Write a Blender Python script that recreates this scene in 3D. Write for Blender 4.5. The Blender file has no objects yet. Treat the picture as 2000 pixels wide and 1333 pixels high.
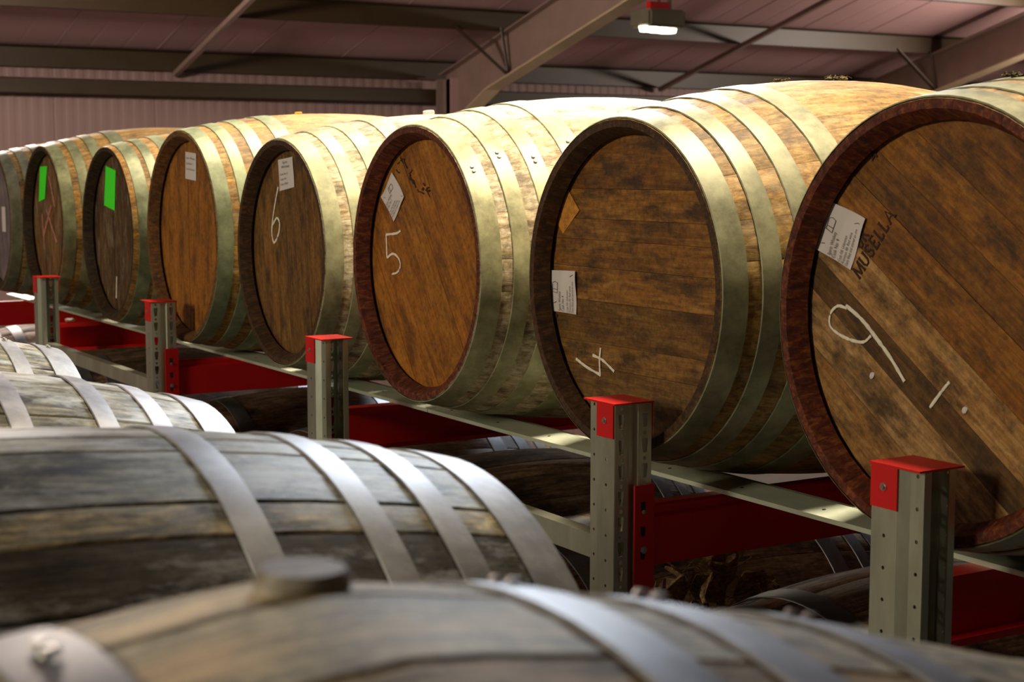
import bpy, bmesh, math, random
from mathutils import Vector, Matrix, geometry
rnd = random.Random(7)
C = bpy.context.scene.collection
H = 3.2                      # eye height above the floor; the numbers below are heights relative to the eye

# ------------------------------------------------------------------ camera, light, exposure
sc = bpy.context.scene
F_PX, CX, CY = 3100.0, 1000.0, 666.5
PITCH = math.radians(6.1403)
YAW = math.radians(30.954)
fw = Vector((math.sin(YAW) * math.cos(PITCH), math.cos(YAW) * math.cos(PITCH), -math.sin(PITCH)))
rt = Vector((math.cos(YAW), -math.sin(YAW), 0))
up = rt.cross(fw)
cam = bpy.data.cameras.new('camera')
co = bpy.data.objects.new('camera', cam)
C.objects.link(co)
m = Matrix((rt, up, -fw)).transposed().to_4x4()
m.translation = (0, 0, H)
co.matrix_world = m
cam.sensor_width = 36
cam.lens = F_PX / 2000 * 36
cam.clip_start = 0.05
cam.dof.use_dof = True
cam.dof.focus_distance = 2.65
cam.dof.aperture_fstop = 11.0
sc.camera = co

wd = bpy.data.worlds.new('world')
sc.world = wd
wd.use_nodes = True
wd.node_tree.nodes['Background'].inputs[0].default_value = (0.62, 0.66, 0.75, 1)
wd.node_tree.nodes['Background'].inputs[1].default_value = 0.03


def area(name, loc, target, sx, sy, power, col):
    d = bpy.data.lights.new(name, 'AREA')
    d.shape = 'RECTANGLE'
    d.size, d.size_y, d.energy, d.color = sx, sy, power, col
    o = bpy.data.objects.new(name, d)
    C.objects.link(o)
    o.location = (loc[0], loc[1], loc[2] + H)
    o.rotation_euler = (Vector(target) - Vector(loc)).to_track_quat('-Z', 'Y').to_euler()
    return o


area('light_from_side', (-7.0, 2.1, 2.2), (1.5, 2.6, -0.3), 1.4, 1.4, 290, (1.0, 0.88, 0.66))  # unseen source on the left, read off the post shadows; no door built
for ly_, ty_, pw_ in ((1.9, 2.3, 62), (4.6, 4.3, 50)):
    lt = area('bay_lamp_above_row', (2.15, ly_, 3.1), (2.1, ty_, 0), 0.4, 0.4, pw_, (1.0, 0.85, 0.62))
    lt.data.spread = math.radians(70)
area('roof_light', (4.6, 6.6, 3.0), (1.0, 1.5, -0.3), 0.9, 1.6, 320, (0.80, 0.89, 1.0))


def point(name, loc, power, col, r=0.2):
    d = bpy.data.lights.new(name, 'POINT')
    d.energy, d.color, d.shadow_soft_size = power, col, r
    o = bpy.data.objects.new(name, d)
    C.objects.link(o)
    o.location = (loc[0], loc[1], loc[2] + H)


# unseen point lights, added to brighten the post keyholes and the ceiling
point('keyhole_back_light', (-3.45, 8.0, 1.9), 130, (1.0, 0.9, 0.72))
point('ceiling_fill_left', (2.3, 10.6, 1.5), 470, (1.0, 0.86, 0.74))
point('ceiling_fill_right', (13.8, 10.6, 1.4), 470, (1.0, 0.86, 0.74))

vs = sc.view_settings
vs.view_transform = 'Standard'
vs.look = 'None'
vs.gamma = 1.0
vs.exposure = 0.0
vs.use_curve_mapping = False
sc.cycles.use_denoising = True
sc.cycles.max_bounces = 6
sc.cycles.sample_clamp_indirect = 4.0


# ------------------------------------------------------------------ materials
def newmat(name):
    mt = bpy.data.materials.new(name)
    mt.use_nodes = True
    nt = mt.node_tree
    return mt, nt, nt.nodes['Principled BSDF'], nt.nodes.new, nt.links.new


def ramp(N, stops):
    r = N('ShaderNodeValToRGB')
    el = r.color_ramp.elements
    while len(el) > 1:
        el.remove(el[-1])
    el[0].position, el[0].color = stops[0][0], (*stops[0][1], 1)
    for p, c in stops[1:]:
        e = el.new(p)
        e.color = (*c, 1)
    return r


def wood(name, dark, mid, light, stain=(0.02, 0.015, 0.01), stain_amt=0.5, stain_scale=5.0, grain=1.0, rough=0.62, pale=None, pale_amt=0.0, contrast=1.0):
    """Boards whose grain runs along local X; the object's colour tints each board."""
    mt, nt, B, N, K = newmat(name)
    tc, oi = N('ShaderNodeTexCoord'), N('ShaderNodeObjectInfo')
    off = N('ShaderNodeVectorMath'); off.operation = 'SCALE'
    off.inputs[0].default_value = (31, 17, 23)
    K(oi.outputs['Random'], off.inputs['Scale'])
    add = N('ShaderNodeVectorMath'); add.operation = 'ADD'
    K(tc.outputs['Object'], add.inputs[0]); K(off.outputs[0], add.inputs[1])
    mp = N('ShaderNodeMapping'); mp.inputs['Scale'].default_value = (11 * grain, 120 * grain, 120 * grain)
    K(add.outputs[0], mp.inputs['Vector'])
    n1 = N('ShaderNodeTexNoise'); n1.inputs['Scale'].default_value = 1.0; n1.inputs['Detail'].default_value = 7; n1.inputs['Roughness'].default_value = 0.65; n1.inputs['Distortion'].default_value = 0.6
    K(mp.outputs[0], n1.inputs['Vector'])
    s = 0.17 / contrast
    r1 = ramp(N, [(0.5 - s, dark), (0.5, mid), (0.5 + s, light)])
    K(n1.outputs[0], r1.inputs[0])
    # broad stains, stretched a little along the grain
    mp2 = N('ShaderNodeMapping'); mp2.inputs['Scale'].default_value = (stain_scale * 0.9, stain_scale * 2.0, stain_scale * 2.0)
    K(add.outputs[0], mp2.inputs['Vector'])
    n2 = N('ShaderNodeTexNoise'); n2.inputs['Scale'].default_value = 1.6; n2.inputs['Detail'].default_value = 9; n2.inputs['Roughness'].default_value = 0.68
    K(mp2.outputs[0], n2.inputs['Vector'])
    r2 = ramp(N, [(0.47, (0, 0, 0)), (0.64, (stain_amt,) * 3)])
    K(n2.outputs[0], r2.inputs[0])
    tint = N('ShaderNodeMixRGB'); tint.blend_type = 'MULTIPLY'; tint.inputs[0].default_value = 1
    K(r1.outputs[0], tint.inputs[1]); K(oi.outputs['Color'], tint.inputs[2])
    mx = N('ShaderNodeMixRGB'); mx.inputs[2].default_value = (*stain, 1)
    K(r2.outputs[0], mx.inputs[0]); K(tint.outputs[0], mx.inputs[1])
    col = mx.outputs[0]
    n4 = N('ShaderNodeTexNoise'); n4.inputs['Scale'].default_value = 85; n4.inputs['Detail'].default_value = 5; n4.inputs['Roughness'].default_value = 0.75
    K(add.outputs[0], n4.inputs['Vector'])
    r4 = ramp(N, [(0.36, (0.55, 0.55, 0.55)), (0.52, (1, 1, 1)), (0.68, (1.25, 1.25, 1.25))])
    K(n4.outputs[0], r4.inputs[0])
    m4 = N('ShaderNodeMixRGB'); m4.blend_type = 'MULTIPLY'; m4.inputs[0].default_value = 0.8
    K(col, m4.inputs[1]); K(r4.outputs[0], m4.inputs[2])
    col = m4.outputs[0]
    if pale is not None:
        mp3 = N('ShaderNodeMapping'); mp3.inputs['Scale'].default_value = (9, 26, 26); mp3.inputs['Location'].default_value = (3, 5, 7)
        K(add.outputs[0], mp3.inputs['Vector'])
        n3 = N('ShaderNodeTexNoise'); n3.inputs['Scale'].default_value = 1.0; n3.inputs['Detail'].default_value = 8; n3.inputs['Roughness'].default_value = 0.7
        K(mp3.outputs[0], n3.inputs['Vector'])
        r3 = ramp(N, [(0.50, (0, 0, 0)), (0.63, (pale_amt,) * 3)])
        K(n3.outputs[0], r3.inputs[0])
        m3 = N('ShaderNodeMixRGB'); m3.inputs[2].default_value = (*pale, 1)
        K(r3.outputs[0], m3.inputs[0]); K(col, m3.inputs[1])
        col = m3.outputs[0]
    K(col, B.inputs['Base Color'])
    B.inputs['Roughness'].default_value = rough
    B.inputs['Specular IOR Level'].default_value = 0.3
    bp = N('ShaderNodeBump'); bp.inputs['Strength'].default_value = 0.35; bp.inputs['Distance'].default_value = 0.0015
    K(n1.outputs[0], bp.inputs['Height']); K(bp.outputs[0], B.inputs['Normal'])
    return mt


def metal(name, c1, c2, rough=0.42, metallic=0.85, scale=14.0, streak=(1, 1, 1), stain=None, stain_amt=0.0, object_tint=False, bump=0.1):
    mt, nt, B, N, K = newmat(name)
    tc, oi = N('ShaderNodeTexCoord'), N('ShaderNodeObjectInfo')
    off = N('ShaderNodeVectorMath'); off.operation = 'SCALE'
    off.inputs[0].default_value = (13, 29, 19)
    K(oi.outputs['Random'], off.inputs['Scale'])
    add = N('ShaderNodeVectorMath'); add.operation = 'ADD'
    K(tc.outputs['Object'], add.inputs[0]); K(off.outputs[0], add.inputs[1])
    mp = N('ShaderNodeMapping'); mp.inputs['Scale'].default_value = streak
    K(add.outputs[0], mp.inputs['Vector'])
    n1 = N('ShaderNodeTexNoise'); n1.inputs['Scale'].default_value = scale; n1.inputs['Detail'].default_value = 8; n1.inputs['Roughness'].default_value = 0.7
    K(mp.outputs[0], n1.inputs['Vector'])
    r1 = ramp(N, [(0.36, c1), (0.64, c2)])
    K(n1.outputs[0], r1.inputs[0])
    col = r1.outputs[0]
    if object_tint:
        tint = N('ShaderNodeMixRGB'); tint.blend_type = 'MULTIPLY'; tint.inputs[0].default_value = 1
        K(col, tint.inputs[1]); K(oi.outputs['Color'], tint.inputs[2])
        col = tint.outputs[0]
    if stain is not None:
        n2 = N('ShaderNodeTexNoise'); n2.inputs['Scale'].default_value = scale * 0.6; n2.inputs['Detail'].default_value = 8
        K(add.outputs[0], n2.inputs['Vector'])
        r2 = ramp(N, [(0.52, (0, 0, 0)), (0.68, (stain_amt,) * 3)])
        K(n2.outputs[0], r2.inputs[0])
        mx = N('ShaderNodeMixRGB'); mx.inputs[2].default_value = (*stain, 1)
        K(r2.outputs[0], mx.inputs[0]); K(col, mx.inputs[1])
        col = mx.outputs[0]
    K(col, B.inputs['Base Color'])
    B.inputs['Metallic'].default_value = metallic
    rr = N('ShaderNodeMapRange'); rr.inputs[3].default_value = rough - 0.1; rr.inputs[4].default_value = rough + 0.12
    K(n1.outputs[0], rr.inputs[0]); K(rr.outputs[0], B.inputs['Roughness'])
    if bump:
        bp = N('ShaderNodeBump'); bp.inputs['Strength'].default_value = bump; bp.inputs['Distance'].default_value = 0.001
        K(n1.outputs[0], bp.inputs['Height']); K(bp.outputs[0], B.inputs['Normal'])
    return mt


def plain(name, c, rough=0.6, metallic=0.0, var=0.15, scale=6.0, emit=0.0, emit_col=None):
    mt, nt, B, N, K = newmat(name)
    tc = N('ShaderNodeTexCoord')
    n1 = N('ShaderNodeTexNoise'); n1.inputs['Scale'].default_value = scale; n1.inputs['Detail'].default_value = 6
    K(tc.outputs['Object'], n1.inputs['Vector'])
    r1 = ramp(N, [(0.3, tuple(x * (1 - var) for x in c)), (0.7, tuple(min(1, x * (1 + var)) for x in c))])
    K(n1.outputs[0], r1.inputs[0]); K(r1.outputs[0], B.inputs['Base Color'])
    B.inputs['Roughness'].default_value = rough
    B.inputs['Metallic'].default_value = metallic
    if emit:
        B.inputs['Emission Color'].default_value = (*(emit_col or c), 1)
        B.inputs['Emission Strength'].default_value = emit
    return mt


M = {}
M['stave'] = wood('oak_stave', (0.15, 0.072, 0.016), (0.29, 0.162, 0.042), (0.42, 0.27, 0.09), stain=(0.05, 0.03, 0.015), stain_amt=0.75, stain_scale=6, pale=(0.5, 0.4, 0.22), pale_amt=0.3)
M['stave_pale'] = wood('pale_oak_stave', (0.30, 0.205, 0.095), (0.55, 0.44, 0.27), (0.72, 0.62, 0.45), stain=(0.085, 0.05, 0.018), stain_amt=0.85, stain_scale=9)  # lighter oak than the other staves
M['stave_grey'] = wood('weathered_grey_stave', (0.08, 0.078, 0.062), (0.22, 0.205, 0.155), (0.42, 0.39, 0.30), stain=(0.016, 0.014, 0.011), stain_amt=0.97, stain_scale=8, pale=(0.56, 0.60, 0.62), pale_amt=0.9, rough=0.5, contrast=1.3)
M['stave_patchy'] = wood('patchy_tan_stave', (0.09, 0.08, 0.055), (0.26, 0.225, 0.15), (0.44, 0.39, 0.27), stain=(0.05, 0.045, 0.035), stain_amt=0.9, stain_scale=10, pale=(0.80, 0.56, 0.28), pale_amt=0.9)
M['stave_old'] = wood('old_brown_stave', (0.06, 0.032, 0.018), (0.14, 0.08, 0.042), (0.25, 0.165, 0.10), stain=(0.010, 0.008, 0.006), stain_amt=0.85, stain_scale=5)
M['head'] = wood('oak_head_board', (0.13, 0.046, 0.006), (0.235, 0.096, 0.017), (0.34, 0.165, 0.038), stain=(0.035, 0.018, 0.008), stain_amt=0.82, stain_scale=7, contrast=0.8)
M['head_orange'] = wood('orange_oak_head_board', (0.21, 0.066, 0.005), (0.33, 0.120, 0.011), (0.43, 0.185, 0.026), stain=(0.09, 0.03, 0.008), stain_amt=0.75, stain_scale=6, contrast=0.7)
M['head_dark'] = wood('dark_oak_head_board', (0.07, 0.032, 0.009), (0.14, 0.068, 0.02), (0.23, 0.125, 0.045), stain=(0.02, 0.012, 0.007), stain_amt=0.7, stain_scale=6, pale=(0.36, 0.29, 0.2), pale_amt=0.35)
M['chime_brown'] = wood('stained_chime', (0.03, 0.013, 0.005), (0.065, 0.028, 0.010), (0.12, 0.055, 0.02), stain_amt=0.5, stain_scale=14)
M['chime_red'] = wood('wine_stained_chime', (0.05, 0.009, 0.005), (0.125, 0.024, 0.011), (0.24, 0.085, 0.024), stain_amt=0.4, stain_scale=14)
M['chime_tan'] = wood('worn_chime', (0.07, 0.030, 0.010), (0.14, 0.062, 0.02), (0.22, 0.11, 0.04), stain_amt=0.6, stain_scale=14)
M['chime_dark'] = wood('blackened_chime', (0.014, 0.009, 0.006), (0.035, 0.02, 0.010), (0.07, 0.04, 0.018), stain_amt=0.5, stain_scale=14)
M['croze'] = plain('croze_shade', (0.014, 0.009, 0.006), 0.8)  # near-black colour stands in for the shade inside the cask rim
M['head_grey'] = plain('grey_painted_head_board', (0.16, 0.125, 0.13), 0.7, var=0.35, scale=12)
M['hoop'] = metal('galvanised_hoop', (0.12, 0.118, 0.065), (0.28, 0.272, 0.165), rough=0.50, metallic=0.3, scale=16, stain=(0.10, 0.095, 0.05), stain_amt=0.5, object_tint=True)
M['hoop_grey'] = metal('dull_steel_hoop', (0.20, 0.205, 0.215), (0.36, 0.365, 0.38), rough=0.47, metallic=0.55, scale=18, stain=(0.12, 0.10, 0.09), stain_amt=0.4, object_tint=True)
M['zinc'] = metal('zinc_plated_steel', (0.56, 0.59, 0.48), (0.76, 0.79, 0.65), rough=0.36, metallic=0.85, scale=7, streak=(1, 1, 0.25), bump=0.03)
M['rail'] = metal('galvanised_rail', (0.54, 0.60, 0.46), (0.76, 0.80, 0.65), rough=0.42, metallic=0.55, scale=5, streak=(1, 0.3, 1), stain=(0.25, 0.26, 0.14), stain_amt=0.35, bump=0.03)
M['red'] = plain('red_enamel', (0.60, 0.007, 0.007), 0.42, var=0.08)
M['bolt'] = metal('bolt_steel', (0.4, 0.4, 0.38), (0.6, 0.6, 0.57), rough=0.35, metallic=0.9, bump=0)
M['dark'] = plain('hole_shade_black', (0.015, 0.012, 0.012), 0.8)  # flat black for the shade inside slots and holes
M['ink'] = plain('grey_print', (0.12, 0.10, 0.10), 0.8)
M['brand'] = plain('branded_char', (0.035, 0.012, 0.006), 0.85)
M['paper'] = plain('white_paper', (0.66, 0.60, 0.58), 0.75, var=0.04, scale=20)
M['green_paper'] = plain('green_paper', (0.06, 0.95, 0.02), 0.6, var=0.05)
M['chalk'] = plain('white_chalk', (0.80, 0.74, 0.60), 0.9, var=0.12, scale=120)
M['pink_chalk'] = plain('pink_chalk', (0.42, 0.17, 0.13), 0.9, var=0.25, scale=60)
M['ghost'] = wood('fresh_oak_patch', (0.48, 0.18, 0.02), (0.58, 0.24, 0.035), (0.66, 0.30, 0.06), stain_amt=0.1, contrast=0.6)
M['cork'] = wood('bung_wood', (0.22, 0.18, 0.13), (0.42, 0.38, 0.31), (0.60, 0.56, 0.48), stain_amt=0.5, grain=0.6)
M['white_bung'] = plain('white_silicone', (0.8, 0.78, 0.72), 0.5)
M['yellow'] = plain('yellow_plastic', (0.75, 0.42, 0.02), 0.5)
M['jute'] = wood('frayed_jute', (0.13, 0.075, 0.03), (0.30, 0.18, 0.085), (0.55, 0.40, 0.22), stain_amt=0.6, stain_scale=30, grain=2.0, rough=0.9)
M['moss'] = plain('dry_moss', (0.07, 0.055, 0.018), 0.95, var=0.5, scale=80)
M['pink'] = plain('roof_liner_pink', (0.50, 0.30, 0.295), 0.55, var=0.05, scale=1.5)
M['wallp'] = plain('wall_liner_pink', (0.26, 0.160, 0.145), 0.6, var=0.05, scale=1.5)
M['purlin'] = plain('purlin_brown', (0.042, 0.023, 0.007), 0.5, var=0.1)
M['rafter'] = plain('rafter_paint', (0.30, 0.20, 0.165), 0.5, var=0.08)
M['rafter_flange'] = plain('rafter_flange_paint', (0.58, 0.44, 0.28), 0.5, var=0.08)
M['walld'] = plain('dark_side_wall', (0.06, 0.05, 0.045), 0.8)
M['concrete'] = plain('concrete', (0.12, 0.11, 0.10), 0.8, var=0.2, scale=2)
M['lampbody'] = plain('lamp_housing', (0.22, 0.20, 0.13), 0.4, metallic=0.4)
M['lampglow'] = plain('lamp_lens', (0.9, 0.88, 0.75), 0.4, emit=9.0, emit_col=(1.0, 0.88, 0.68))


# ------------------------------------------------------------------ helpers
def obj(name, bm_or_me, mat, parent=None, smooth=None, mw=None):
    if isinstance(bm_or_me, bmesh.types.BMesh):
        me = bpy.data.meshes.new(name)
        bmesh.ops.recalc_face_normals(bm_or_me, faces=bm_or_me.faces)
        bm_or_me.to_mesh(me)
        bm_or_me.free()
        if mat is not None:
            me.materials.append(mat)
        if smooth is not None:
            me.polygons.foreach_set('use_smooth', [True] * len(me.polygons))
            if smooth < 180:
                me.set_sharp_from_angle(angle=math.radians(smooth))
    else:
        me = bm_or_me
    o = bpy.data.objects.new(name, me)
    C.objects.link(o)
    if parent is not None:
        o.parent = parent
    if mw is not None:
        o.matrix_local = mw
    return o


def empty(name, loc, rot=None, parent=None):
    o = bpy.data.objects.new(name, None)
    o.empty_display_size = 0.1
    C.objects.link(o)
    o.location = loc
    if rot is not None:
        o.rotation_euler = rot
    if parent is not None:
        o.parent = parent
    return o


def tag(o, label, cat, group=None):
    o['label'], o['category'] = label, cat
    if group:
        o['group'] = group
    return o


def box(bm, x0, x1, y0, y1, z0, z1):
    v = [bm.verts.new(p) for p in ((x0, y0, z0), (x1, y0, z0), (x1, y1, z0), (x0, y1, z0), (x0, y0, z1), (x1, y0, z1), (x1, y1, z1), (x0, y1, z1))]
    for f in ((0, 3, 2, 1), (4, 5, 6, 7), (0, 1, 5, 4), (1, 2, 6, 5), (2, 3, 7, 6), (3, 0, 4, 7)):
        bm.faces.new([v[i] for i in f])
    return v


def prism(bm, pts, axis, a, b):
    """Closed polygon swept along an axis ('x','y','z'); pts are the two other coordinates in order."""
    def P(p, t):
        return {'x': (t, p[0], p[1]), 'y': (p[0], t, p[1]), 'z': (p[0], p[1], t)}[axis]
    A = [bm.verts.new(P(p, a)) for p in pts]
    Bv = [bm.verts.new(P(p, b)) for p in pts]
    n = len(pts)
    for i in range(n):
        bm.faces.new((A[i], A[(i + 1) % n], Bv[(i + 1) % n], Bv[i]))
    bm.faces.new(A[::-1])
    bm.faces.new(Bv)


def sheet(path, th):
    """Closed outline of a bent sheet that follows a 2D path with thickness th."""
    n = len(path)
    nor = []
    for i in range(n):
        d = Vector((0, 0))
        acc = Vector((0, 0))
        k = 0
        for j in (i - 1, i):
            if 0 <= j < n - 1:
                e = (Vector(path[j + 1]) - Vector(path[j])).normalized()
                acc += Vector((-e.y, e.x))
                k += 1
        acc.normalize()
        if 0 < i < n - 1:
            e = (Vector(path[i + 1]) - Vector(path[i])).normalized()
            c = max(0.3, acc.dot(Vector((-e.y, e.x))))
            acc /= c
        nor.append(acc)
    return [tuple(p) for p in path] + [tuple(Vector(path[i]) + nor[i] * th) for i in range(n - 1, -1, -1)]


def bar(bm, p, q, w, h=None, updir=(0, 0, 1)):
    h = h or w
    p, q = Vector(p), Vector(q)
    d = (q - p).normalized()
    s = d.cross(Vector(updir))
    if s.length < 1e-4:
        s = d.cross(Vector((1, 0, 0)))
    s.normalize()
    u = s.cross(d)
    v = []
    for c in (p, q):
        for a, b in ((-1, -1), (1, -1), (1, 1), (-1, 1)):
            v.append(bm.verts.new(c + s * (a * w / 2) + u * (b * h / 2)))
    for f in ((0, 1, 2, 3), (7, 6, 5, 4), (0, 4, 5, 1), (1, 5, 6, 2), (2, 6, 7, 3), (3, 7, 4, 0)):
        bm.faces.new([v[i] for i in f])


def disc(bm, c, n, r, h, seg=12, r2=None):
    """Short cylinder (or cone) from c along n."""
    c, n = Vector(c), Vector(n).normalized()
    a = n.orthogonal().normalized()
    b = n.cross(a)
    r2 = r if r2 is None else r2
    A, Bv = [], []
    for i in range(seg):
        t = 2 * math.pi * i / seg
        A.append(bm.verts.new(c + (a * math.cos(t) + b * math.sin(t)) * r))
        Bv.append(bm.verts.new(c + n * h + (a * math.cos(t) + b * math.sin(t)) * r2))
    for i in range(seg):
        bm.faces.new((A[i], A[(i + 1) % seg], Bv[(i + 1) % seg], Bv[i]))
    bm.faces.new(A[::-1])
    bm.faces.new(Bv)


def tube(bm, pts, rad, seg=6, flat=None):
    """Tube along points; rad may be a list. flat=(normal, k) squashes it along a direction."""
    pts = [Vector(p) for p in pts]
    n = len(pts)
    rad = rad if isinstance(rad, (list, tuple)) else [rad] * n
    rings = []
    ref = None
    for i in range(n):
        d = (pts[min(i + 1, n - 1)] - pts[max(i - 1, 0)]).normalized()
        if ref is None or abs(d.dot(ref)) > 0.98:
            ref = d.orthogonal()
        s = d.cross(ref).normalized()
        u = s.cross(d)
        ring = []
        for k in range(seg):
            t = 2 * math.pi * k / seg
            o = (s * math.cos(t) + u * math.sin(t)) * rad[i]
            if flat:
                nn, kk = Vector(flat[0]), flat[1]
                o -= nn * o.dot(nn) * (1 - kk)
            ring.append(bm.verts.new(pts[i] + o))
        rings.append(ring)
    for i in range(n - 1):
        for k in range(seg):
            bm.faces.new((rings[i][k], rings[i][(k + 1) % seg], rings[i + 1][(k + 1) % seg], rings[i + 1][k]))
    bm.faces.new(rings[0][::-1])
    bm.faces.new(rings[-1])


def smooth_path(pts, n=6):
    """Catmull-Rom through the points."""
    P = [Vector(p) for p in pts]
    if len(P) < 3:
        return P
    P = [P[0] * 2 - P[1]] + P + [P[-1] * 2 - P[-2]]
    out = []
    for i in range(1, len(P) - 2):
        for k in range(n):
            t = k / n
            a, b, c, d = P[i - 1], P[i], P[i + 1], P[i + 2]
            out.append(0.5 * ((2 * b) + (c - a) * t + (2 * a - 5 * b + 4 * c - d) * t * t + (3 * b - a - 3 * c + d) * t ** 3))
    out.append(P[-2])
    return out


# ------------------------------------------------------------------ the building
# roof plane: underside of the liner at z = ROOF(y); the purlins hang 0.2 below it, the rafters below the purlins
WALL_Y = 15.0
SL = 0.268
def zr(y):
    return H + 0.93 + SL * (WALL_Y - y)

bm = bmesh.new()
box(bm, -14, 26, -6, WALL_Y + 0.3, -0.2, 0)
floor = obj('floor', bm, M['concrete'])
floor['kind'] = 'structure'

ceiling = empty('ceiling', (0, 0, 0))
ceiling['kind'] = 'structure'
Y_TOP = -6.0
px0 = 4.02 - 0.967 * 18
panel_me = None
for k in range(40):
    bm = bmesh.new()
    w = 0.967
    # liner tray: flat pan, a raised rib at the joint and two shallow swages
    prof = [(0.0, 0), (0.006, -0.004), (0.030, -0.004), (0.036, 0.0), (0.30, 0), (0.31, 0.002), (0.33, 0.002), (0.34, 0), (0.62, 0), (0.63, 0.002), (0.65, 0.002), (0.66, 0), (w - 0.006, 0), (w - 0.006, 0.03), (0.0, 0.03)]
    if panel_me is None:
        y0, y1 = Y_TOP, WALL_Y + 0.1
        A = [bm.verts.new((p[0], y0, zr(y0) + 0.2 + p[1])) for p in prof]
        Bv = [bm.verts.new((p[0], y1, zr(y1) + 0.2 + p[1])) for p in prof]
        n = len(prof)
        for i in range(n):
            bm.faces.new((A[i], A[(i + 1) % n], Bv[(i + 1) % n], Bv[i]))
        o = obj('roof_panel', bm, M['pink'], ceiling)
        panel_me = o.data
    else:
        bm.free()
        o = obj('roof_panel', panel_me, None, ceiling)
    o.location.x = px0 + k * w
# purlins (Z sections) run along X on top of the rafters
def purlin(y):
    bm = bmesh.new()
    t = 0.004
    zb = zr(y)
    path = [(y + 0.075, zb + 0.025), (y + 0.07, zb), (y, zb), (y, zb + 0.175), (y - 0.06, zb + 0.192)]
    prism(bm, sheet([(a, b) for a, b in path], -0.006), 'x', -13, 25)
    return obj('purlin', bm, M['purlin'], ceiling)
for k in range(11):
    purlin(14.93 - 1.475 * k)
# eaves beam
bm = bmesh.new()
prism(bm, sheet([(14.98, H + 0.72), (14.86, H + 0.70), (14.84, H + 0.71), (14.84, H + 0.835), (14.98, H + 0.855)], -0.008), 'x', -13, 25)
obj('eaves_beam', bm, M['purlin'], ceiling)
# portal rafters at 5.75 m centres
RAF = [2.3 - 5.75 * 2, 2.3 - 5.75, 2.3, 8.05, 13.8, 19.55]
for x in RAF:
    r = empty('rafter', (0, 0, 0), parent=ceiling)
    y0, y1 = Y_TOP, 14.75
    d = 0.44
    bm = bmesh.new()
    prism(bm, [(y0, zr(y0)), (y1, zr(y1)), (y1, zr(y1) - 0.62), (y1 - 0.95, zr(y1 - 0.95) - d), (y0, zr(y0) - d)], 'x', x - 0.006, x + 0.006)
    obj('web', bm, M['rafter'], r)
    bm = bmesh.new()
    prism(bm, [(y0, zr(y0)), (y1, zr(y1)), (y1, zr(y1) - 0.014), (y0, zr(y0) - 0.014)], 'x', x - 0.09, x + 0.09)
    obj('top_flange', bm, M['rafter'], r)
    bm = bmesh.new()
    prism(bm, [(y0, zr(y0) - d), (y1 - 0.95, zr(y1 - 0.95) - d), (y1, zr(y1) - 0.62), (y1, zr(y1) - 0.636), (y1 - 0.95, zr(y1 - 0.95) - d - 0.016), (y0, zr(y0) - d - 0.016)], 'x', x - 0.09, x + 0.09)
    obj('bottom_flange', bm, M['rafter_flange'], r)
    # column against the wall
    c = empty('column', (0, 0, 0), parent=ceiling)
    bm = bmesh.new()
    zt = zr(14.75) - 0.05
    box(bm, x - 0.09, x + 0.09, 14.50, 14.516, 0, zt)
    obj('front_flange', bm, M['pink'], c)
    bm = bmesh.new()
    box(bm, x - 0.006, x + 0.006, 14.516, 14.80, 0, zt)
    obj('column_web', bm, M['rafter'], c)
    bm = bmesh.new()
    box(bm, x - 0.09, x + 0.09, 14.80, 14.816, 0, zt)
    obj('back_flange', bm, M['rafter'], c)
    # fly braces from each second purlin down to the bottom flange
    for k in (1, 3, 5, 7):
        y = 14.93 - 1.475 * k
        kb = empty('knee_brace', (0, 0, 0), parent=ceiling)
        for sx, in ((-0.62,),):
            bm = bmesh.new()
            bar(bm, (x + sx, y, zr(y) + 0.03), (x - 0.06, y - 0.05, zr(y - 0.05) - d + 0.01), 0.065, 0.012)
            obj('strut', bm, M['purlin'], kb)
            bm = bmesh.new()
            bar(bm, (x - 0.10, y, zr(y) + 0.03), (x - 0.05, y - 0.05, zr(y - 0.05) - d + 0.01), 0.065, 0.012)
            obj('strut', bm, M['purlin'], kb)
# anti-sag bars half-way along each bay
for i in range(len(RAF) - 1):
    x = (RAF[i] + RAF[i + 1]) / 2
    bm = bmesh.new()
    y0, y1 = Y_TOP, 14.92
    bar(bm, (x, y0, zr(y0) + 0.05), (x, y1, zr(y1) - 0.03), 0.05, 0.045)
    obj('sag_bar', bm, M['rafter'], ceiling)

# far wall in ribbed liner panels
wall = empty('wall_far', (0, 0, 0))
wall['kind'] = 'structure'
me = None
for k in range(40):
    if me is None:
        bm = bmesh.new()
        pts = []
        nr = 9
        for i in range(nr):
            a = 0.967 * i / nr
            b = 0.967 / nr
            pts += [(a, WALL_Y), (a + b * 0.2, WALL_Y - 0.005), (a + b * 0.55, WALL_Y - 0.005), (a + b * 0.75, WALL_Y)]
        pts += [(0.962, WALL_Y), (0.962, WALL_Y + 0.08), (0, WALL_Y + 0.08)]
        prism(bm, pts, 'z', 0, H + 1.1)
        o = obj('wall_panel', bm, M['wallp'], wall)
        me = o.data
    else:
        o = obj('wall_panel', me, None, wall)
    o.location.x = px0 + k * 0.967
bm = bmesh.new()
box(bm, -14, 26, -6.2, -6.1, 0, zr(-6) + 0.2)
obj('wall_near', bm, M['walld'])['kind'] = 'structure'
for nm, x in (('wall_left', -14.0), ('wall_right', 26.0)):
    bm = bmesh.new()
    prism(bm, [(-6, 0), (WALL_Y + 0.1, 0), (WALL_Y + 0.1, zr(WALL_Y + 0.1) + 0.2), (-6, zr(-6) + 0.2)], 'x', x - 0.1, x)
    obj(nm, bm, M['walld'])['kind'] = 'structure'


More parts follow.
